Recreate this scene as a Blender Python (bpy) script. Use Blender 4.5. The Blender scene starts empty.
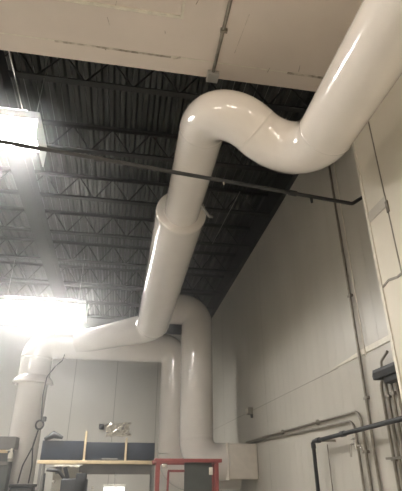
import bpy, bmesh, math, random
from mathutils import Vector, Matrix
random.seed(7)
C = bpy.context.scene
COL = C.collection

# ------------------------------------------------------------ camera, world, exposure
cam_d = bpy.data.cameras.new('camera')
cam = bpy.data.objects.new('camera', cam_d)
COL.objects.link(cam)
cam.location = (0, 0, 1.6)
PITCH, YAW = math.radians(27.17), math.radians(9.57)
cam.rotation_euler = (math.radians(90) + PITCH, 0, -YAW)
cam_d.sensor_fit = 'HORIZONTAL'
cam_d.sensor_width = 36.0
cam_d.lens = 454.0 / 402.0 * 36.0
cam_d.clip_start = 0.05
cam_d.clip_end = 100
C.camera = cam

w = bpy.data.worlds.new('world')
C.world = w
w.use_nodes = True
w.node_tree.nodes['Background'].inputs[0].default_value = (0.6, 0.65, 0.7, 1)
w.node_tree.nodes['Background'].inputs[1].default_value = 0.02

C.view_settings.view_transform = 'Standard'
C.view_settings.look = 'None'
C.view_settings.gamma = 1
C.view_settings.use_curve_mapping = False
C.view_settings.exposure = 0.18
C.cycles.use_denoising = True
C.cycles.max_bounces = 8
C.cycles.sample_clamp_indirect = 6

HIGHBAY_POWER = 128.0      # emission strength of the high-bay lenses
GLARE_HAZE = 0.026             # density of the haze volume added for lamp glare
TUBE_POWER = 70.0          # emission strength of the low-ceiling fixtures


# ------------------------------------------------------------ materials
def mat(name, col, rough=0.5, metal=0.0, spec=0.5, coat=0.0, var=0.0, vscale=3.0, bump=0.0, bscale=20.0,
        stretch=(1, 1, 1), col2=None):
    m = bpy.data.materials.new(name)
    m.use_nodes = True
    nt = m.node_tree
    b = nt.nodes['Principled BSDF']
    b.inputs['Base Color'].default_value = (*col, 1)
    b.inputs['Roughness'].default_value = rough
    b.inputs['Metallic'].default_value = metal
    b.inputs['Specular IOR Level'].default_value = spec
    b.inputs['Coat Weight'].default_value = coat
    b.inputs['Coat Roughness'].default_value = 0.08
    tc = nt.nodes.new('ShaderNodeTexCoord')
    mp = nt.nodes.new('ShaderNodeMapping')
    mp.inputs['Scale'].default_value = stretch
    nt.links.new(tc.outputs['Object'], mp.inputs[0])
    if var > 0 or col2:
        n = nt.nodes.new('ShaderNodeTexNoise')
        n.inputs['Scale'].default_value = vscale
        n.inputs['Detail'].default_value = 6
        nt.links.new(mp.outputs[0], n.inputs['Vector'])
        r = nt.nodes.new('ShaderNodeValToRGB')
        c2 = col2 or tuple(max(0, c * (1 - var)) for c in col)
        r.color_ramp.elements[0].position = 0.35
        r.color_ramp.elements[1].position = 0.65
        r.color_ramp.elements[0].color = (*c2, 1)
        r.color_ramp.elements[1].color = (*col, 1)
        nt.links.new(n.outputs[0], r.inputs[0])
        nt.links.new(r.outputs[0], b.inputs['Base Color'])
    if bump > 0:
        n2 = nt.nodes.new('ShaderNodeTexNoise')
        n2.inputs['Scale'].default_value = bscale
        n2.inputs['Detail'].default_value = 3
        nt.links.new(mp.outputs[0], n2.inputs['Vector'])
        bp = nt.nodes.new('ShaderNodeBump')
        bp.inputs['Strength'].default_value = bump
        bp.inputs['Distance'].default_value = 0.02
        nt.links.new(n2.outputs[0], bp.inputs['Height'])
        nt.links.new(bp.outputs[0], b.inputs['Normal'])
    return m


def emis(name, col, s):
    m = bpy.data.materials.new(name)
    m.use_nodes = True
    nt = m.node_tree
    nt.nodes.clear()
    e = nt.nodes.new('ShaderNodeEmission')
    e.inputs[0].default_value = (*col, 1)
    e.inputs[1].default_value = s
    o = nt.nodes.new('ShaderNodeOutputMaterial')
    nt.links.new(e.outputs[0], o.inputs[0])
    return m


M = dict(
    jacket=mat('white_jacket', (0.76, 0.72, 0.675), 0.16, coat=0.9, var=0.05, vscale=2.5, bump=0.22, bscale=7),
    tape=mat('jacket_tape', (0.62, 0.56, 0.49), 0.35),
    canvas=mat('canvas_wrap', (0.74, 0.68, 0.60), 0.6, var=0.08, vscale=9, bump=0.3, bscale=14),
    wall=mat('insulated_panel', (0.52, 0.495, 0.44), 0.36, var=0.08, vscale=1.3, stretch=(1, 1, 0.3), bump=0.16, bscale=3.5),
    nearwall=mat('near_wall_paint', (0.66, 0.62, 0.53), 0.5, var=0.05, vscale=2),
    ceil=mat('ceiling_board', (0.68, 0.61, 0.55), 0.55, var=0.06, vscale=1.6, bump=0.05, bscale=8),
    dirt=mat('dirty_joint', (0.22, 0.19, 0.15), 0.8, col2=(0.60, 0.54, 0.47), vscale=11),
    seam=mat('panel_joint', (0.20, 0.18, 0.15), 0.7),
    trim=mat('white_trim', (0.74, 0.70, 0.60), 0.4, var=0.15, vscale=15),
    roof=mat('deck_metal', (0.05, 0.053, 0.05), 0.4, metal=0.3, var=0.3, vscale=2),
    joist=mat('joist_paint', (0.02, 0.021, 0.021), 0.8, var=0.2, vscale=6),
    floor=mat('concrete', (0.50, 0.47, 0.42), 0.4, var=0.12, vscale=1.5),
    black=mat('black_pipe', (0.035, 0.036, 0.038), 0.4, var=0.3, vscale=12),
    darkpipe=mat('dark_grey_pipe', (0.035, 0.037, 0.04), 0.5, metal=0.2, var=0.3, vscale=12),
    galv=mat('galvanised_conduit', (0.30, 0.275, 0.235), 0.38, metal=0.65, var=0.2, vscale=20),
    chrome=mat('bright_metal', (0.75, 0.73, 0.7), 0.18, metal=1.0),
    red=mat('red_paint', (0.30, 0.07, 0.065), 0.45, var=0.25, vscale=14),
    cream=mat('cream_rail', (0.62, 0.49, 0.30), 0.5, var=0.12, vscale=8),
    blue=mat('navy_sheet', (0.02, 0.028, 0.045), 0.4, var=0.35, vscale=4),
    grey=mat('grey_sheet', (0.20, 0.19, 0.175), 0.5, var=0.15, vscale=4),
    dark=mat('dark_metal', (0.035, 0.035, 0.037), 0.5, var=0.3, vscale=9),
    green=mat('dark_board', (0.075, 0.083, 0.078), 0.5, var=0.2, vscale=5),
    foil=mat('crinkled_film', (0.85, 0.80, 0.70), 0.2, metal=0.8, coat=0.5),
    alu=mat('fixture_aluminium', (0.55, 0.55, 0.54), 0.35, metal=0.7),
    rod=mat('threaded_rod', (0.35, 0.35, 0.33), 0.4, metal=0.8),
    lens=emis('highbay_lens', (1.0, 0.97, 0.92), HIGHBAY_POWER),
    up=emis('added_uplight', (1.0, 0.97, 0.92), 8.0),  # glow added on top of the high bays to brighten the deck
    tube=emis('tube_lens', (1.0, 0.89, 0.77), TUBE_POWER),
    task=emis('task_lens', (0.95, 0.98, 1.0), 3.0),
)


# ------------------------------------------------------------ mesh helpers
class MB:
    def __init__(s):
        s.v, s.f, s.sm = [], [], []

    def add(s, vs, fs, smooth=False):
        n = len(s.v)
        s.v += [tuple(p) for p in vs]
        s.f += [tuple(i + n for i in f) for f in fs]
        s.sm += [smooth] * len(fs)
        return s

    def box(s, a, b, rz=0.0, bev=0.0):
        x0, y0, z0 = [min(p, q) for p, q in zip(a, b)]
        x1, y1, z1 = [max(p, q) for p, q in zip(a, b)]
        if bev <= 0:
            vs = [(x0, y0, z0), (x1, y0, z0), (x1, y1, z0), (x0, y1, z0), (x0, y0, z1), (x1, y0, z1), (x1, y1, z1), (x0, y1, z1)]
            return s.add(vs, [(0, 3, 2, 1), (4, 5, 6, 7), (0, 1, 5, 4), (1, 2, 6, 5), (2, 3, 7, 6), (3, 0, 4, 7)])
        bm = bmesh.new()
        bmesh.ops.create_cube(bm, size=1)
        for v in bm.verts:
            v.co = Vector(((x0 + x1) / 2 + v.co.x * (x1 - x0), (y0 + y1) / 2 + v.co.y * (y1 - y0), (z0 + z1) / 2 + v.co.z * (z1 - z0)))
        bmesh.ops.bevel(bm, geom=bm.edges[:], offset=bev, segments=3, affect='EDGES', profile=0.5)
        bm.verts.index_update()
        s.add([v.co[:] for v in bm.verts], [[v.index for v in f.verts] for f in bm.faces], True)
        bm.free()
        return s

    def tube(s, pts, r, n=16, caps=True, smooth=True):
        pts = [Vector(p) for p in pts]
        k = len(pts)
        rs = r if isinstance(r, (list, tuple)) else [r] * k
        tans = []
        for i in range(k):
            a = pts[max(0, i - 1)]
            b = pts[min(k - 1, i + 1)]
            t = b - a
            if t.length < 1e-9:
                t = pts[min(k - 1, i + 2)] - a
            tans.append(t.normalized())
        up = Vector((0, 0, 1)) if abs(tans[0].z) < 0.9 else Vector((1, 0, 0))
        u = tans[0].cross(up).normalized()
        vs, fs = [], []
        for i in range(k):
            u = (u - tans[i] * u.dot(tans[i])).normalized()
            v = tans[i].cross(u)
            for j in range(n):
                a = 2 * math.pi * j / n
                vs.append(pts[i] + (u * math.cos(a) + v * math.sin(a)) * rs[i])
        for i in range(k - 1):
            for j in range(n):
                j2 = (j + 1) % n
                fs.append((i * n + j, i * n + j2, (i + 1) * n + j2, (i + 1) * n + j))
        s.add(vs, fs, smooth)
        if caps:
            m = len(s.v) - len(vs)
            s.f.append(tuple(m + j for j in range(n))[::-1]); s.sm.append(False)
            s.f.append(tuple(m + (k - 1) * n + j for j in range(n))); s.sm.append(False)
        return s

    def bar(s, a, b, w, h):
        """rectangular bar from a to b, w wide sideways, h tall"""
        a, b = Vector(a), Vector(b)
        t = (b - a).normalized()
        up = Vector((0, 0, 1)) if abs(t.z) < 0.95 else Vector((0, 1, 0))
        sd = t.cross(up).normalized() * w / 2
        uu = sd.cross(t).normalized() * h / 2
        vs = [a - sd - uu, a + sd - uu, a + sd + uu, a - sd + uu, b - sd - uu, b + sd - uu, b + sd + uu, b - sd + uu]
        return s.add(vs, [(0, 1, 2, 3), (4, 7, 6, 5), (0, 4, 5, 1), (1, 5, 6, 2), (2, 6, 7, 3), (3, 7, 4, 0)])

    def build(s, name, m, parent=None, sharp=40):
        me = bpy.data.meshes.new(name)
        me.from_pydata(s.v, [], s.f)
        me.materials.append(m)
        bm = bmesh.new()
        bm.from_mesh(me)
        bmesh.ops.recalc_face_normals(bm, faces=bm.faces[:])
        bm.to_mesh(me)
        bm.free()
        if any(s.sm):
            me.polygons.foreach_set('use_smooth', s.sm if len(s.sm) == len(me.polygons) else [True] * len(me.polygons))
            me.set_sharp_from_angle(angle=math.radians(sharp))
        o = bpy.data.objects.new(name, me)
        COL.objects.link(o)
        if parent:
            o.parent = parent
            o.matrix_parent_inverse = world_of(parent).inverted()
        return o


def world_of(o):
    m = Matrix.Translation(o.location) @ o.rotation_euler.to_matrix().to_4x4()
    if o.parent:
        return world_of(o.parent) @ o.matrix_parent_inverse @ m
    return m


def tag(o, label, cat, group=None, kind=None):
    o['label'] = label
    o['category'] = cat
    if group:
        o['group'] = group
    if kind:
        o['kind'] = kind
    return o


def thing(name, label, cat, loc, group=None):
    o = bpy.data.objects.new(name, None)
    COL.objects.link(o)
    o.location = loc
    o.empty_display_size = 0.2
    return tag(o, label, cat, group)


def struct(name, mb, m, label=None, cat=None, parent=None):
    o = mb.build(name, m, parent)
    if not parent:
        o['kind'] = 'structure'
        if label:
            o['label'] = label
            o['category'] = cat
    return o


def fillet(pts, rads, n=14):
    """rounded polyline -> list of (kind, [points])"""
    pts = [Vector(p) for p in pts]
    out = []
    cur = pts[0]
    for i in range(1, len(pts) - 1):
        p, a, b = pts[i], pts[i - 1], pts[i + 1]
        d1, d2 = (a - p).normalized(), (b - p).normalized()
        ang = d1.angle(d2)
        R = rads[i - 1]
        t = R / math.tan(ang / 2)
        s, e = p + d1 * t, p + d2 * t
        bis = (d1 + d2).normalized()
        c = p + bis * (R / math.sin(ang / 2))
        v0, v1 = s - c, e - c
        tot = v0.angle(v1)
        ax = v0.cross(v1).normalized()
        arc = [c + Matrix.Rotation(tot * k / n, 3, ax) @ v0 for k in range(n + 1)]
        out.append(('straight', [cur, s]))
        out.append(('elbow', arc))
        cur = e
    out.append(('straight', [cur, pts[-1]]))
    return out


def curve_pts(pts, rads, n=8):
    r = []
    for k, p in fillet(pts, rads, n):
        for q in p:
            if not r or (q - r[-1]).length > 1e-4:
                r.append(q)
    return r


def bead(p, d, r, wdt=0.05, lip=0.006, n=48):
    p, d = Vector(p), Vector(d).normalized()
    m = MB()
    m.tube([p - d * wdt / 2, p - d * wdt * .35, p + d * wdt * .35, p + d * wdt / 2], [r - .002, r + lip, r + lip, r - .002], n, caps=False)
    return m


# ------------------------------------------------------------ dimensions
XR = 3.1        # far part of the right wall
XN = 2.5        # near wall
YE = 3.9        # edge of the low ceiling
ZL = 5.93       # low ceiling
ZR = 7.52       # roof deck
YB = 18.3       # back wall
XL = -10.0
YF = -4.0

# ------------------------------------------------------------ shell
struct('floor', MB().box((XL - .2, YF - .2, -.2), (XR + .2, YB + .2, 0)), M['floor'], 'grey concrete floor of the hall', 'floor')
struct('wall_left', MB().box((XL - .2, YF, 0), (XL, YB, ZR)), M['wall'])
struct('wall_front', MB().box((XL - .2, YF - .2, 0), (XR + .2, YF, ZR)), M['nearwall'])
wr = struct('wall_right', MB().box((XR, YE, 0), (XR + .2, YB, ZR)), M['wall'], 'beige insulated panel wall on the right', 'wall')
struct('wall_right_upper', MB().box((XR - .10, YE, 6.90), (XR, YB, ZR)), M['joist'], 'dark steel ledge closing the top of the right wall', 'ledge')
struct('wall_back_upper', MB().box((XL, YB - .10, 6.90), (XR - .1, YB, ZR)), M['joist'], 'dark steel ledge closing the top of the far wall', 'ledge')
wb = struct('wall_back', MB().box((XL - .2, YB, 0), (XR + .2, YB + .2, ZR)), M['wall'], 'beige insulated panel wall at the far end', 'wall')
wn = struct('wall_near', MB().box((XN, YF, 0), (XR + .2, YE, ZL)), M['nearwall'], 'cream near wall end at the right edge', 'wall')
# joints
jb = MB()
for x in (-9.71, -8.13, -6.55, -4.97, -3.39, -1.81, -0.23, 1.35, 2.93):
    jb.box((x - .011, YB - .006, 0), (x + .011, YB, ZR))
struct('trim_1', jb, M['seam'], parent=None)
jr = MB()
jr.box((XR - .003, 6.3, 3.035), (XR, YB, 3.043))
for y in (9.9, 14.2):
    jr.box((XR - .001, y - .004, 0), (XR, y + .006, ZR))
struct('trim_2', jr, M['seam'])
rb = MB()
for i in range(46):
    y = 4.2 + i * .3
    rb.box((XR - .0015, y, 0.1), (XR + .01, y + .03, 6.85))
struct('trim_3', rb, M['wall'])
# white batten near the near wall
struct('trim_4', MB().box((XR - .02, 4.0, 3.05), (XR, 5.45, 3.12)).add([(XR - .02, 5.45, 3.05), (XR - .02, 5.45, 3.12), (XR + .01, 5.45, 3.05), (XR + .01, 5.45, 3.12), (XR - .003, 6.7, 3.05), (XR - .003, 6.7, 3.056), (XR + .01, 6.7, 3.05), (XR + .01, 6.7, 3.056)], [(0, 1, 5, 4), (0, 4, 6, 2), (1, 3, 7, 5), (4, 5, 7, 6), (2, 6, 7, 3), (0, 2, 3, 1)]), M['trim'])
# near wall corner trim, joint, strap
ct = MB().box((XN - .012, YE - .03, 0), (XN + .05, YE + .012, ZL))
struct('trim_5', ct, M['trim'])
nj = MB().box((XN - .004, 3.52, 3.31), (XN + .01, 3.537, ZL))
pts = [(YE - .02, 3.30), (3.75, 3.33), (3.6, 3.30), (3.5, 3.31), (3.2, 3.30), (2.6, 3.3)]
for (a, b) in zip(pts, pts[1:]):
    nj.bar((XN - .002, a[0], a[1]), (XN - .002, b[0], b[1]), .012, .022)
struct('trim_6', nj, M['galv'])
struct('trim_7', MB().box((XN - .006, 3.53, 4.05), (XN, YE, 4.17)), M['wall'])
struct('trim_8', MB().box((XN - .012, 3.50, 3.97), (XN, 3.54, 4.1)), M['galv'])

# low ceiling with header up to the roof
cl = MB().box((XL - .2, YF, ZL), (XR + .2, YE, ZR))
struct('ceiling_low', cl, M['ceil'], 'low off-white board ceiling with grimy joints overhead', 'ceiling')
cj = MB()
x = XL
while x < XR:
    L = random.uniform(.25, .8)
    if random.random() < .55:
        cj.box((x, 3.66 + random.uniform(-.006, .006), ZL - .004), (min(x + L, XR), 3.685 + random.uniform(0, .006), ZL + .01))
    x += L
struct('trim_9', cj, M['dirt'])
cs = MB()
cs.box((XL, 3.66, ZL - .0025), (XR, 3.675, ZL + .01))
cs.box((XL, 3.13, ZL - .02), (.33, 3.16, ZL + .01))
cs.box((.31, YF, ZL - .02), (.34, 3.16, ZL + .01))
struct('trim_10', cs, M['trim'])
cd = MB()
cd.box((XL, 3.163, ZL - .006), (.33, 3.172, ZL + .01))
for k in range(14):
    a = random.uniform(-2, 2.2)
    b = random.uniform(2.6, 3.8)
    t = random.uniform(-.5, .5)
    cd.bar((a, b, ZL - .001), (a + .05 * t, b + random.uniform(.03, .12), ZL - .001), .008, .004)
cd.bar((1.02, 3.0, ZL - .001), (.98, 3.5, ZL - .001), .004, .004)
cd.bar((.38, 3.66, ZL - .002), (.30, 3.70, ZL - .002), .02, .006)
struct('trim_11', cd, M['dirt'])

# corrugated roof deck (ribs run along the hall)
dk = MB()
prof = []
x = XL - .1
P_ = .2
while x < XR + .1:
    prof += [(x, ZR + .06), (x + .07, ZR + .06), (x + .10, ZR), (x + .17, ZR)]
    x += P_
vs = []
for (px, pz) in prof:
    vs += [(px, YE - .1, pz), (px, YB + .1, pz)]
dk.add(vs, [(2 * i, 2 * i + 1, 2 * i + 3, 2 * i + 2) for i in range(len(prof) - 1)])
struct('ceiling', dk, M['roof'], 'dark corrugated metal roof deck above the joists', 'ceiling')
struct('ceiling_upper', MB().box((XL - .2, YE - .1, ZR + .08), (XR + .2, YB + .2, ZR + .2)), M['roof'])

# thin haze volume, added to imitate lens glare around the high-bay lights
hz = bpy.data.materials.new('haze')
hz.use_nodes = True
nt = hz.node_tree
nt.nodes.clear()
pv = nt.nodes.new('ShaderNodeVolumeScatter')
pv.inputs['Color'].default_value = (.95, .95, .95, 1)
pv.inputs['Density'].default_value = GLARE_HAZE
pv.inputs['Anisotropy'].default_value = 0.8
oo = nt.nodes.new('ShaderNodeOutputMaterial')
nt.links.new(pv.outputs[0], oo.inputs['Volume'])
if GLARE_HAZE > 0:
    o = MB().box((XL + .02, YE + .02, .02), (XR - .12, YB - .12, 6.52)).build('haze', hz)
    tag(o, 'thin haze volume added in the hall for glare around the high-bay lights', 'haze', kind='stuff')

# ------------------------------------------------------------ joists
ords = ['nearest', 'second', 'third', 'fourth', 'fifth', 'sixth', 'seventh', 'eighth', 'ninth', 'tenth']
for i in range(8):
    y = 5.2 + 1.63 * i
    zt, zb = ZR - .03, ZR - .62
    t = thing('roof_joist', '%s open-web steel joist under the dark roof deck, counting away from the white ceiling edge' % ords[i],
              'roof joist', (XL, y, zb), 'open-web joists under the roof deck')
    tc = MB()
    tc.box((XL, y - .06, zt - .008), (XR, y + .06, zt)).box((XL, y - .012, zt - .07), (XR, y - .004, zt - .008)).box((XL, y + .004, zt - .07), (XR, y + .012, zt - .008))
    tc.build('top_chord', M['joist'], t)
    bc = MB()
    bc.box((XL, y - .055, zb), (XR, y + .055, zb + .01)).box((XL, y - .012, zb + .01), (XR, y - .004, zb + .065)).box((XL, y + .004, zb + .01), (XR, y + .012, zb + .065))
    bc.build('bottom_chord', M['joist'], t)
    wbm = MB()
    x = XL + .1
    up = True
    zz = []
    while x < XR - .05:
        zz.append((x, y, zt - .03 if up else zb + .03))
        up = not up
        x += .36
    for a, b in zip(zz, zz[1:]):
        wbm.tube([a, b], .014, 8)
    wbm.build('web', M['joist'], t)
g = thing('roof_girder', 'dark steel girder running lengthwise under the joists, left of the large duct', 'girder', (-1.95, YE, 6.0))
gm = MB().box((-2.28, YE, 6.87), (-1.98, YB, 6.885)).box((-2.28, YE, 6.56), (-1.98, YB, 6.575))
gm.build('flange', M['joist'], g)
MB().box((-2.14, YE, 6.57), (-2.12, YB, 6.875)).build('girder_web', M['joist'], g)

# ------------------------------------------------------------ duct A: near run, offset, wide run, left leg
R1, R2 = .28, .40
dA = thing('overhead_duct', 'large glossy white duct sweeping from upper right through an S bend into a wider run', 'duct', (.70, 6.4, 5.35))
path = [(1.82, -3.98, 4.68), (1.82, 3.98, 4.68), (.725, 3.55, 5.37), (.725, 6.45, 5.36)]
for k, p in fillet(path, [.52, .46], 24):
    if k == 'straight' and (Vector(p[0]) - Vector(p[-1])).length > 1.5:
        a, b = Vector(p[0]), Vector(p[-1])
        p = [a.lerp(b, q / 6) for q in range(7)]
    MB().tube(p, R1, 48, caps=False).build('elbow' if k == 'elbow' else 'straight_section', M['jacket'], dA)
    if k == 'elbow':
        for q in (0, -1):
            dd = Vector(p[1]) - Vector(p[0]) if q == 0 else Vector(p[-1]) - Vector(p[-2])
            bead(p[q], dd, R1, .03, .0015).build('joint_band', M['jacket'], dA)
# wide run: shoulder ring + sleeve + elbow + tapered left leg
yw0 = 6.1
sh = MB()
ax = lambda y: (.715, y, 5.355)
sh.tube([ax(yw0 - .03), ax(yw0 - .005), ax(yw0), ax(yw0 + .002), ax(yw0 + .012), ax(yw0 + .05)], [R1 - .02, R1 - .01, R1 + .01, R2 - .02, R2 - .002, R2 + .003], 56, caps=False)
sh.build('sleeve_end_cap', M['jacket'], dA, sharp=60)
p2 = fillet([(.715, yw0 + .04, 5.355), (.64, 11.25, 5.03), (-1.22, 12.0, 4.74)], [.5], 18)
for i, (k, p) in enumerate(p2):
    if i == 0:
        a, b = Vector(p[0]), Vector(p[-1])
        MB().tube([a.lerp(b, q / 5) for q in range(6)], R2, 56, caps=False).build('wide_sleeve', M['jacket'], dA)
    elif i == 1:
        MB().tube(p, [R2 - .045 * q / 18 for q in range(19)], 56, caps=False).build('elbow', M['jacket'], dA)
        bead(p[0], p[1] - p[0], R2, .06, .005).build('joint_band', M['jacket'], dA)
    else:
        a, b = Vector(p[0]), Vector(p[-1])
        MB().tube([a.lerp(b, q / 5) for q in range(6)], [.355 - .08 * q / 5 for q in range(6)], 48).build('tapered_branch', M['jacket'], dA)
# ------------------------------------------------------------ duct B: riser by the right wall
RB = .39
dB = thing('riser_duct', 'tall white riser duct bending at its foot into a square box on the right wall', 'duct', (1.77, 11.15, 1.9))
pB = fillet([(1.04, 11.15, 5.50), (1.77, 11.15, 5.50), (1.77, 11.15, 1.94), (2.47, 11.15, 1.94)], [.38, .46], 18)
names = ['straight_section', 'elbow', 'riser_section', 'elbow', 'straight_section']
for (k, p), nm in zip(pB, names):
    if (Vector(p[0]) - Vector(p[-1])).length > 1.5:
        a, b = Vector(p[0]), Vector(p[-1])
        p = [a.lerp(b, q / 4) for q in range(5)]
    rr = RB if nm != 'elbow' else RB
    MB().tube(p, rr, 48, caps=False).build(nm, M['jacket'], dB)
for i in (1, 3):
    p = pB[i][1]
    bead(p[0], p[1] - p[0], RB, .05, .004).build('joint_band', M['jacket'], dB)
o = MB().box((2.42, 10.78, 1.58), (XR - .003, 11.55, 2.30), bev=.03).build('square_box', M['canvas'], dB)
o['label'] = 'cream canvas-wrapped square end box'
MB().box((2.41, 10.76, 1.57), (2.45, 11.57, 2.31), bev=.012).build('box_flange', M['canvas'], dB)

# ------------------------------------------------------------ duct C: header crossing in front of the back wall with two drops
RC = .385
dC = thing('header_duct', 'horizontal grey-white header duct behind the tapered branch, with a drop at each end', 'duct', (-2.2, 12.2, 0))
pC = fillet([(-2.20, 12.2, 3.67), (-2.20, 12.2, 4.74), (1.37, 12.2, 4.74), (1.37, 12.2, 1.72), (2.98, 12.2, 1.72)], [.40, .42, .42], 16)
names = ['drop_section', 'elbow', 'header_section', 'elbow', 'riser_section', 'elbow', 'straight_section']
for (k, p), nm in zip(pC, names):
    if (Vector(p[0]) - Vector(p[-1])).length > 1.2:
        a, b = Vector(p[0]), Vector(p[-1])
        p = [a.lerp(b, q / 5) for q in range(6)]
    MB().tube(p, RC, 44, caps=False).build(nm, M['jacket'], dC)
bead((-2.20, 12.2, 4.3), (0, 0, 1), RC, .06, .006).build('joint_band', M['jacket'], dC)
MB().tube([(-2.20, 12.2, 3.88), (-2.20, 12.2, 3.78), (-2.20, 12.2, 3.70), (-2.20, 12.2, 3.67)], [RC, .475, .495, .43], 44, caps=False).build('collar', M['jacket'], dC)
ld = [Vector((-2.20, 12.2, 3.70 - 3.7 * q / 8)) for q in range(9)]
MB().tube(ld, .36, 44).build('lower_drop', M['jacket'], dC)

# hanger strap and rods
t = thing('duct_hanger', 'small grey strap hanger beside the narrow duct just before the wide sleeve', 'hanger', (1.0, 5.8, 5.35))
MB().tube(curve_pts([(.93, 5.72, 5.42), (.99, 5.72, 5.22), (1.10, 5.80, 5.12), (1.16, 5.82, 5.13)], [.05, .03], 5), .022, 10).build('strap', M['rod'], t)
MB().tube([(.95, 5.72, 5.38), (.95, 5.72, ZR)], .006, 8).build('rod', M['rod'], t)
for (x, y, lab) in ((1.86, 9.3, 'thin steel hanger rod above the riser duct, left of the right wall'), (1.95, 7.0, 'thin steel hanger rod between the S bend and the right wall')):
    pass
sw = MB().tube([(1.98, 10.0, 6.88), (2.1, 7.6, 6.88)], .008, 8).build('tie_wire', M['rod'])
tag(sw, 'thin light tie wire strung under the joists near the right wall', 'wire')

# ------------------------------------------------------------ sprinkler pipe
t = thing('sprinkler_pipe', 'long black sprinkler pipe crossing in front of the white duct', 'pipe', (0, 4.06, 4.65))
a = Vector((-5.5, 3.95, 4.65)); b = Vector((2.66, 4.42, 4.65))
a = b + (Vector((-.88, 3.98, 4.65)) - b) * 2.3
mp_ = MB().tube(curve_pts([a, b, (2.84, 4.45, 4.79), (XR, 4.48, 4.79)], [.08, .05], 6), .023, 16)
mp_.build('pipe_run', M['black'], t)
for q in (.28, .62, .90):
    c = a.lerp(b, q)
    d = (b - a).normalized()
    MB().tube([c - d * .045, c + d * .045], .034, 16).build('coupling', M['black'], t)
c = a.lerp(b, .793)
MB().tube([c - Vector((0, 0, .02)), c - Vector((0, 0, .05))], [.014, .008], 10).build('sprinkler_head', M['galv'], t)
c = a.lerp(b, .93)
MB().tube([c - Vector((0, 0, .02)), c - Vector((0, 0, .09))], [.02, .014], 10).build('sprinkler_head', M['black'], t)

# conduit on the low ceiling with box
t = thing('ceiling_conduit', 'grey conduit running across the low white ceiling to a junction box at its edge', 'conduit', (.79, 3.9, ZL))
MB().tube([(.80, YF, ZL - .022), (.785, 3.80, ZL - .022)], .02, 12).build('conduit_run', M['galv'], t)
MB().box((.72, 3.78, ZL - .065), (.86, 3.92, ZL), bev=.008).build('junction_box', M['alu'], t)
for y in (2.3, 3.2):
    MB().box((.755, y, ZL - .05), (.83, y + .03, ZL)).build('conduit_clamp', M['galv'], t)
# bright conduit under roof at the left
o = MB().tube([(-1.68, 3.95, 6.28), (-1.70, 5.4, 6.28)], .011, 10).build('roof_conduit', M['chrome'])
tag(o, 'bright thin conduit under the roof leading to the nearer high-bay light', 'conduit')


# ------------------------------------------------------------ high bay lights
def highbay(x, y, z, label, lx=1.4, ly=.7):
    t = thing('high_bay_light', label, 'light', (x, y, z), 'high-bay lights under the roof')
    MB().box((x - lx / 2, y - ly / 2, z), (x + lx / 2, y + ly / 2, z + .09), bev=.02).build('housing', M['alu'], t)
    MB().box((x - lx / 2 + .04, y - ly / 2 + .04, z - .02), (x + lx / 2 - .04, y + ly / 2 - .04, z + .003), bev=.008).build('lens', M['lens'], t)
    sk = MB()  # skirt added to cut sideways light and darken the upper right wall
    for sx in (-1, 1):
        sk.box((x + sx * lx / 2 - .008, y - ly / 2, z - .30), (x + sx * lx / 2 + .008, y + ly / 2, z + .04))
        sk.box((x - lx / 2, y + sx * ly / 2 - .006, z - .05), (x + lx / 2, y + sx * ly / 2 + .006, z + .04))
    sk.build('added_cutoff_skirt', M['alu'], t)
    for sx in (-1, 1):
        MB().tube([(x + sx * lx * .4, y, z + .08), (x + sx * lx * .4, y, ZR)], .006, 8).build('hanging_rod', M['rod'], t)
    for sy in (-1, 1):  # upward-glowing strips added to light the deck between joists
        MB().box((x - lx * .38, y + sy * ly * .46 - .015, z + .085), (x + lx * .38, y + sy * ly * .46 + .015, z + .1)).build('added_uplight', M['up'], t)
    fb = MB()
    for q in range(9):
        xx = x - lx * .4 + q * lx * .1
        fb.box((xx - .006, y - ly * .4, z + .085), (xx + .006, y + ly * .4, z + .14))
    fb.build('heat_sink', M['alu'], t)
    return t


highbay(-2.05, 5.2, 5.85, 'bright rectangular high-bay light nearest the camera at the left edge')
highbay(-2.35, 12.5, 5.85, 'bright rectangular high-bay light above the far header duct', 2.4, .8)
highbay(-7.0, 5.3, 5.85, 'high-bay light far left, out of the frame beside the nearest one')
highbay(-7.0, 12.3, 5.62, 'high-bay light far left, out of the frame beside the far one')


# low-ceiling tubes behind and beside the viewpoint
def strip(x, y, label, ln=2.4):
    t = thing('strip_light', label, 'light', (x, y, ZL - .1), 'strip lights on the low ceiling')
    MB().box((x - .09, y - ln / 2, ZL - .07), (x + .09, y + ln / 2, ZL), bev=.01).build('housing', M['trim'], t)
    MB().box((x - .075, y - ln / 2 + .02, ZL - .10), (x + .075, y + ln / 2 - .02, ZL - .068), bev=.01).build('lens', M['tube'], t)


strip(-.9, .3, 'strip light on the low ceiling left of the overhead duct, behind the view')
strip(-4.2, .3, 'strip light on the low ceiling at the far left, behind the view')
strip(1.2, -2.2, 'strip light on the low ceiling nearest the front wall')

# ------------------------------------------------------------ right wall services
GR = 'grey conduits strapped to the right wall'


def conduit(name, pts, rads, r, label, clamps=(), m='galv'):
    t = thing(name, label, 'conduit', pts[-1], GR)
    MB().tube(curve_pts(pts, rads, 8), r, 12).build('conduit_run', M[m], t)
    for (y, z, ax_) in clamps:
        mb = MB()
        if ax_ == 'v':
            mb.box((XR - .052, y - .045, z - .018), (XR - .004, y + .045, z + .018), bev=.006)
        else:
            mb.box((XR - .052, y - .018, z - .04), (XR - .004, y + .018, z + .04), bev=.006)
        mb.build('conduit_clamp', M['galv'], t)
    return t


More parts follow.
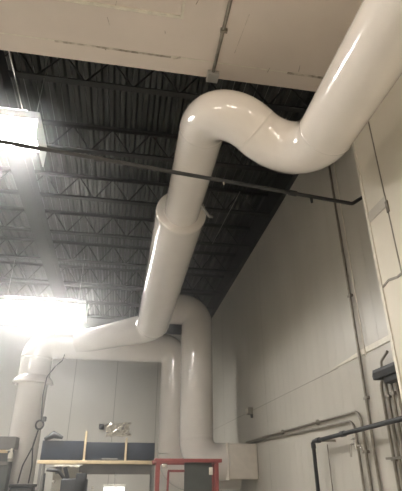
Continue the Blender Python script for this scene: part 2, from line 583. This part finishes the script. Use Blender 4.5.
XC = XR - .035
conduit('service_conduit', [(XC, 5.58, 6.88), (XC, 5.58, 0)], [], .019, 'tall straight conduit running up the whole right wall', [(5.58, 3.89, 'v'), (5.58, 2.51, 'v')])
conduit('service_conduit', [(XC, 5.42, 6.85), (XC, 5.42, 3.0)], [], .008, 'thin pale cable beside the tall straight conduit', [], 'trim')
conduit('service_conduit', [(XC, 11.6, 2.385), (XC, 5.79, 2.385), (XC, 5.79, 0)], [.16], .019, 'upper of the two conduits that run along the wall and bend down', [(8.9, 2.385, 'h'), (7.2, 2.385, 'h'), (5.79, 1.9, 'v')])
conduit('service_conduit', [(XC, 11.6, 2.34), (XC, 5.98, 2.285), (XC, 5.98, 0)], [.16], .017, 'lower of the two conduits that run along the wall and bend down', [])
conduit('service_conduit', [(XC, 4.9, 2.66), (XC, 5.18, 2.66), (XC, 5.18, 0)], [.1], .019, 'leftmost conduit rising into the dark trough at the right edge', [(5.18, 1.79, 'v')])
conduit('service_conduit', [(XC, 5.07, 2.62), (XC, 5.07, 0)], [], .018, 'second conduit rising into the dark trough at the right edge', [(5.07, 2.45, 'v')])
conduit('service_conduit', [(XC, 4.96, 2.62), (XC, 4.96, 0)], [], .017, 'third conduit rising into the dark trough at the right edge', [(4.96, 2.47, 'v')])
conduit('service_conduit', [(XC, 4.85, 2.62), (XC, 4.85, 0)], [], .017, 'fourth conduit rising into the dark trough, closest to the near wall', [(4.85, 1.7, 'v')])
t = thing('strut_rail', 'short horizontal strut rail clamping the conduits at the right edge', 'bracket', (XC, 5.0, 1.75))
for z in (1.79,):
    MB().box((XR - .065, 4.5, z), (XR - .053, 5.3, z + .025)).build('rail', M['galv'], t)

# dark trough
t = thing('cable_trough', 'dark grey trough sticking out at the right edge above the conduits', 'trough', (3.0, 4.8, 2.65))
mb = MB()
pr = [(-.075, .05), (-.07, .085), (0, .10), (.07, .085), (.075, .05), (.06, -.02), (-.06, -.02)]
ys = [5.16, 5.08, 3.95]
sc_ = [.55, 1.0, 1.0]
vs = []
for y, s_ in zip(ys, sc_):
    for (dx, dz) in pr:
        vs.append((3.0 + dx * s_, y, 2.66 + dz * s_))
n = len(pr)
fs = [(i * n + j, i * n + (j + 1) % n, (i + 1) * n + (j + 1) % n, (i + 1) * n + j) for i in range(2) for j in range(n)]
fs += [tuple(range(n)), tuple(range(2 * n, 3 * n))]
mb.add(vs, fs)
mb.build('trough_body', M['darkpipe'], t)
MB().box((2.97, 4.4, 2.57), (3.07, 4.95, 2.645), bev=.012).build('lower_box', M['darkpipe'], t)
MB().tube(curve_pts([(3.02, 5.02, 2.74), (3.02, 5.02, 2.84), (3.02, 4.84, 2.92)], [.06], 6), .016, 10).build('bent_pipe', M['galv'], t)

# dark standoff pipe
t = thing('dark_service_pipe', 'dark grey pipe standing off the right wall, horizontal with a drop at its left end', 'pipe', (2.9, 7.05, 0))
MB().tube(curve_pts([(2.9, 4.0, 2.17), (2.9, 7.05, 2.095), (2.9, 7.05, 0)], [.04], 6), .028, 16).build('pipe_run', M['darkpipe'], t)
for y in (6.02, 6.85):
    MB().tube([(2.9, y - .05, 2.095 + (7.05 - y) * .0246), (2.9, y + .05, 2.095 + (7.05 - y) * .0246)], .038, 16).build('coupling', M['darkpipe'], t)
MB().tube([(2.9, 7.05, 2.08), (2.9, 7.05, 2.0)], .036, 16).build('elbow_fitting', M['darkpipe'], t)
for y in (6.7, 4.6):
    MB().box((2.88, y - .015, 2.07), (XR - .002, y + .015, 2.10)).build('wall_bracket', M['galv'], t)
o = MB().tube([(3.07, 6.93, 2.05), (3.07, 6.93, 0)], .009, 8).build('service_cable', M['galv'])
tag(o, 'thin grey cable dropping down the wall behind the dark pipe corner', 'cable')

# chrome hose tap
t = thing('hose_tap', 'small chrome double tap hanging under the dark pipe', 'tap', (2.9, 5.7, 1.95))
MB().tube([(2.9, 5.70, 2.098), (2.9, 5.70, 1.92)], .022, 12).build('tap_body', M['chrome'], t)
MB().tube(curve_pts([(2.9, 5.70, 1.98), (2.9, 5.84, 1.98), (2.9, 5.87, 1.84)], [.04], 6), .012, 10).build('spout', M['chrome'], t)
MB().tube(curve_pts([(2.9, 5.70, 1.96), (2.9, 5.58, 1.95), (2.9, 5.55, 1.87)], [.03], 6), .012, 10).build('spout', M['chrome'], t)
MB().bar((2.87, 5.73, 2.03), (2.87, 5.60, 2.05), .022, .014).build('handle', M['chrome'], t)

# wall sensor
t = thing('wall_sensor', 'small boxy sensor with a pale face on the right wall above the square duct box', 'sensor', (XR, 11.07, 3.03))
MB().box((XR - .12, 10.97, 2.95), (XR - .003, 11.17, 3.10), bev=.012).build('sensor_body', M['galv'], t)
MB().box((XR - .14, 10.98, 2.965), (XR - .115, 11.15, 3.085), bev=.006).build('sensor_face', M['trim'], t)
MB().box((XR - .06, 10.98, 2.87), (XR - .003, 11.02, 2.96), bev=.006).build('cable_gland', M['dark'], t)

# ------------------------------------------------------------ red guard frame
t = thing('guard_frame', 'red steel guard frame with a dark board, standing below the riser duct', 'frame', (1.27, 9.4, 0))
for (x, y) in ((.74, 9.0), (1.80, 9.0), (.80, 9.9), (1.9, 9.9)):
    MB().box((x - .035, y - .035, 0), (x + .035, y + .035, 1.88), bev=.006).build('post', M['red'], t)
MB().box((.68, 8.96, 1.86), (1.90, 9.04, 1.92), bev=.006).build('top_rail', M['red'], t)
MB().box((.70, 9.865, 1.84), (1.90, 9.935, 1.90), bev=.006).build('top_rail', M['red'], t)
for x in (.72, 1.86):
    MB().box((x - .03, 9.0, 1.86), (x + .03, 9.9, 1.91), bev=.006).build('side_rail', M['red'], t)
MB().box((.92, 8.98, 1.70), (1.22, 9.02, 1.74), bev=.004).build('mid_rail', M['red'], t)
MB().tube([(.93, 9.0, 1.72), (.90, 9.0, .6)], .02, 10).build('post', M['red'], t)
MB().box((1.22, 9.03, .5), (1.72, 9.06, 1.86)).build('dark_board', M['green'], t)
MB().box((1.66, 8.97, 1.66), (1.73, 9.0, 1.78), bev=.008).build('latch', M['trim'], t)
MB().box((.80, 8.95, 1.76), (.90, 8.99, 1.84), bev=.01).build('hinge', M['chrome'], t)

# ------------------------------------------------------------ storage rack in the distance
t = thing('storage_rack', 'pale cream storage rack with navy back panels in front of the far wall', 'rack', (-.5, 14.2, 0))
MB().box((-2.08, 13.96, 1.95), (1.08, 14.03, 2.04), bev=.006).build('front_beam', M['cream'], t)
MB().box((-2.08, 14.6, 1.95), (1.08, 14.67, 2.04), bev=.006).build('rear_beam', M['cream'], t)
for (x, zt) in ((-.88, 2.78), (.24, 2.62)):
    MB().box((x - .028, 13.98, 2.0), (x + .028, 14.03, zt)).build('upright', M['cream'], t)
for x in (-1.98, 1.02):
    for y in (14.0, 14.6):
        MB().box((x - .035, y - .03, 0), (x + .035, y + .03, 1.96)).build('leg', M['grey'], t)
for (x0, x1, zt) in ((-2.03, -.91, 2.53), (-.85, .21, 2.50), (.27, 1.04, 2.50)):
    MB().box((x0, 14.04, 2.04), (x1, 14.08, zt), bev=.008).build('back_panel', M['blue'], t)
MB().box((-2.0, 14.05, 1.98), (1.02, 14.62, 2.0)).build('shelf', M['grey'], t)
MB().box((-.9, 14.15, 1.70), (1.05, 14.2, 1.95)).build('lower_panel', M['grey'], t)
o = MB().box((-.40, 13.97, 2.045), (.03, 14.035, 2.10), bev=.01).build('packet', M['grey'])
tag(o, 'flat grey packet lying on the cream rack beam', 'packet')
o = MB().tube([(-1.98, 14.0, 2.55), (-1.75, 14.0, 2.68), (-1.5, 14.0, 2.60)], [.05, .1, .04], 12).build('dark_bundle', M['dark'])
tag(o, 'dark bundle lying on top of the left navy panel', 'bundle')

# machine below the rack
t = thing('workshop_machine', 'dark machine with a slanted arm under the left half of the rack', 'machine', (-1.2, 13.6, 0))
MB().box((-1.35, 13.4, 0), (-.7, 13.9, 1.60), bev=.04).build('machine_body', M['dark'], t)
MB().box((-.98, 13.3, 1.30), (-.72, 13.6, 1.72), bev=.02).build('control_box', M['dark'], t)
MB().tube(curve_pts([(-1.75, 13.5, 1.80), (-1.45, 13.5, 1.78), (-1.15, 13.5, 1.45)], [.1], 5), [.04] * len(curve_pts([(-1.75, 13.5, 1.80), (-1.45, 13.5, 1.78), (-1.15, 13.5, 1.45)], [.1], 5)), 12).build('arm', M['dark'], t)
MB().tube([(-1.2, 13.5, 1.6), (-1.3, 13.5, 1.86)], .05, 12).build('arm', M['dark'], t)
MB().tube([(-1.78, 13.5, 1.72), (-1.78, 13.5, 1.3)], .03, 10).build('hose', M['dark'], t)
for x, z in ((-1.52, 1.5), (-.55, 1.36)):
    MB().box((x - .03, 13.36, z), (x + .03, 13.40, z + .07), bev=.008).build('indicator_plate', M['chrome'], t)
for k, (x0, z0, x1, z1) in enumerate(((-1.66, 1.72, -1.50, 1.90), (-1.42, 1.78, -1.30, 1.92), (-1.02, 1.76, -.90, 1.93))):
    o = MB().box((x0, 14.66, z0), (x1, 14.75, z1), bev=.01).build('hung_tool_case', M['grey'] if k != 1 else M['trim'])
    tag(o, ['grey case on the pale board under the rack, nearest the cable', 'small pale case on the board under the rack, in the middle', 'grey case on the pale board under the rack, nearest the navy panel joint'][k], 'case', 'cases on the pale board')
# light panel under the rack
t = thing('bench_light', 'small glowing bench light under the rack at the bottom edge', 'light', (0, 13.9, 1.35))
MB().box((-.30, 13.8, 1.40), (.30, 13.95, 1.46), bev=.008).build('housing', M['trim'], t)
MB().box((-.27, 13.79, 1.30), (.27, 13.94, 1.40), bev=.01).build('lens', M['task'], t)
MB().tube([(0, 13.9, 1.45), (0, 14.1, 1.75)], .01, 8).build('bracket', M['grey'], t)
# pegboard wall behind machine
o = MB().box((-1.72, 14.75, .9), (-.80, 14.80, 1.98), bev=.01).build('tool_board', M['nearwall'])
tag(o, 'pale board hanging behind the dark machine under the rack', 'board')

# left unit
t = thing('storage_cabinet', 'grey cabinet with a cream rail at the lower left edge', 'cabinet', (-3.2, 11.6, 0))
MB().box((-4.2, 11.32, 2.17), (-2.20, 11.70, 2.42), bev=.01).build('upper_panel', M['grey'], t)
MB().box((-4.2, 11.30, 2.09), (-2.34, 11.36, 2.155), bev=.006).build('front_rail', M['cream'], t)
MB().box((-4.2, 11.37, 0), (-2.27, 11.70, 2.17), bev=.01).build('cabinet_body', M['green'], t)
MB().box((-4.2, 11.33, 1.86), (-2.30, 11.37, 1.93), bev=.006).build('lower_rail', M['grey'], t)
t = thing('spray_bottle', 'small shiny bottle hooked at the right end of the cream cabinet rail', 'bottle', (-2.25, 11.35, 1.93))
MB().tube([(-2.24, 11.238, 1.93), (-2.24, 11.238, 2.06), (-2.24, 11.238, 2.12), (-2.24, 11.238, 2.18)], [.055, .057, .026, .024], 16).build('bottle_body', M['trim'], t)
MB().tube([(-2.24, 11.238, 1.92), (-2.24, 11.238, 1.98)], .062, 16).build('bottle_base', M['chrome'], t)
MB().bar((-2.36, 11.284, 2.14), (-2.24, 11.25, 2.15), .03, .02).build('hook', M['trim'], t)

# ------------------------------------------------------------ hanging chain hoist
HY = 11.55
t = thing('hanging_cable', 'dark cable hanging from the header duct with a ring and a forked lower end', 'cable', (-1.62, HY, 1.5))
cp = [(-1.50, 11.95, 4.40), (-1.50, 11.7, 4.2), (-1.62, HY, 4.03), (-1.79, HY, 3.76), (-1.82, HY, 3.3), (-1.77, HY, 2.78)]
MB().tube(curve_pts(cp, [.1, .1, .15, .3], 6), .013, 10).build('cable', M['dark'], t)
rg = [Vector((-1.79 + .085 * math.sin(q / 20 * 2 * math.pi), HY, 2.69 + .095 * math.cos(q / 20 * 2 * math.pi))) for q in range(21)]
MB().tube(rg, .02, 10, caps=False).build('ring', M['dark'], t)
MB().box((-1.74, HY - .04, 2.76), (-1.66, HY + .04, 2.87), bev=.02).build('swivel_block', M['dark'], t)
MB().tube(curve_pts([(-1.80, HY, 2.60), (-1.86, HY, 2.25), (-2.02, HY, 1.85), (-2.06, HY, 1.505)], [.4, .4], 6), .016, 10).build('fork_leg', M['dark'], t)
MB().tube(curve_pts([(-1.80, HY, 2.60), (-1.87, HY, 2.25), (-1.82, HY, 1.85), (-1.84, HY, 1.505)], [.4, .4], 6), .016, 10).build('fork_leg', M['dark'], t)
t = thing('dark_bin', 'dark bin under the forked hanging cable', 'bin', (-1.95, 11.5, 0))
MB().box((-2.17, 11.32, 0), (-1.70, 11.76, 1.43), bev=.03).build('bin_body', M['dark'], t)
MB().box((-2.19, 11.30, 1.43), (-1.68, 11.78, 1.49), bev=.02).build('rim', M['dark'], t)

# crinkled film patch on back wall
mb = MB()
nx, nz = 14, 8
vs = []
for j in range(nz + 1):
    for i in range(nx + 1):
        u_, v_ = i / nx, j / nz
        e = 1 if 0 < i < nx and 0 < j < nz else .2
        jag = random.uniform(-.03, .03)
        vs.append((-.48 + .9 * u_ + jag * 2, YB - .01 - .12 * e * random.uniform(.1, 1), 2.98 + .42 * v_ + jag + .08 * u_ * (1 if v_ > .5 else 0)))
mb.add(vs, [(j * (nx + 1) + i, j * (nx + 1) + i + 1, (j + 1) * (nx + 1) + i + 1, (j + 1) * (nx + 1) + i) for j in range(nz) for i in range(nx)])
o = mb.build('crinkled_film', M['foil'])
tag(o, 'crinkled shiny film patch taped on the far wall above the rack', 'film')
t = thing('wall_camera', 'small dark camera on the far wall beside the shiny film patch', 'camera', (-.62, 18.2, 3.3))
MB().box((-.72, 18.08, 3.20), (-.54, 18.3, 3.38), bev=.03).build('camera_body', M['dark'], t)
MB().tube([(-.63, 18.09, 3.29), (-.63, 18.04, 3.29)], .05, 14).build('camera_lens', M['dark'], t)
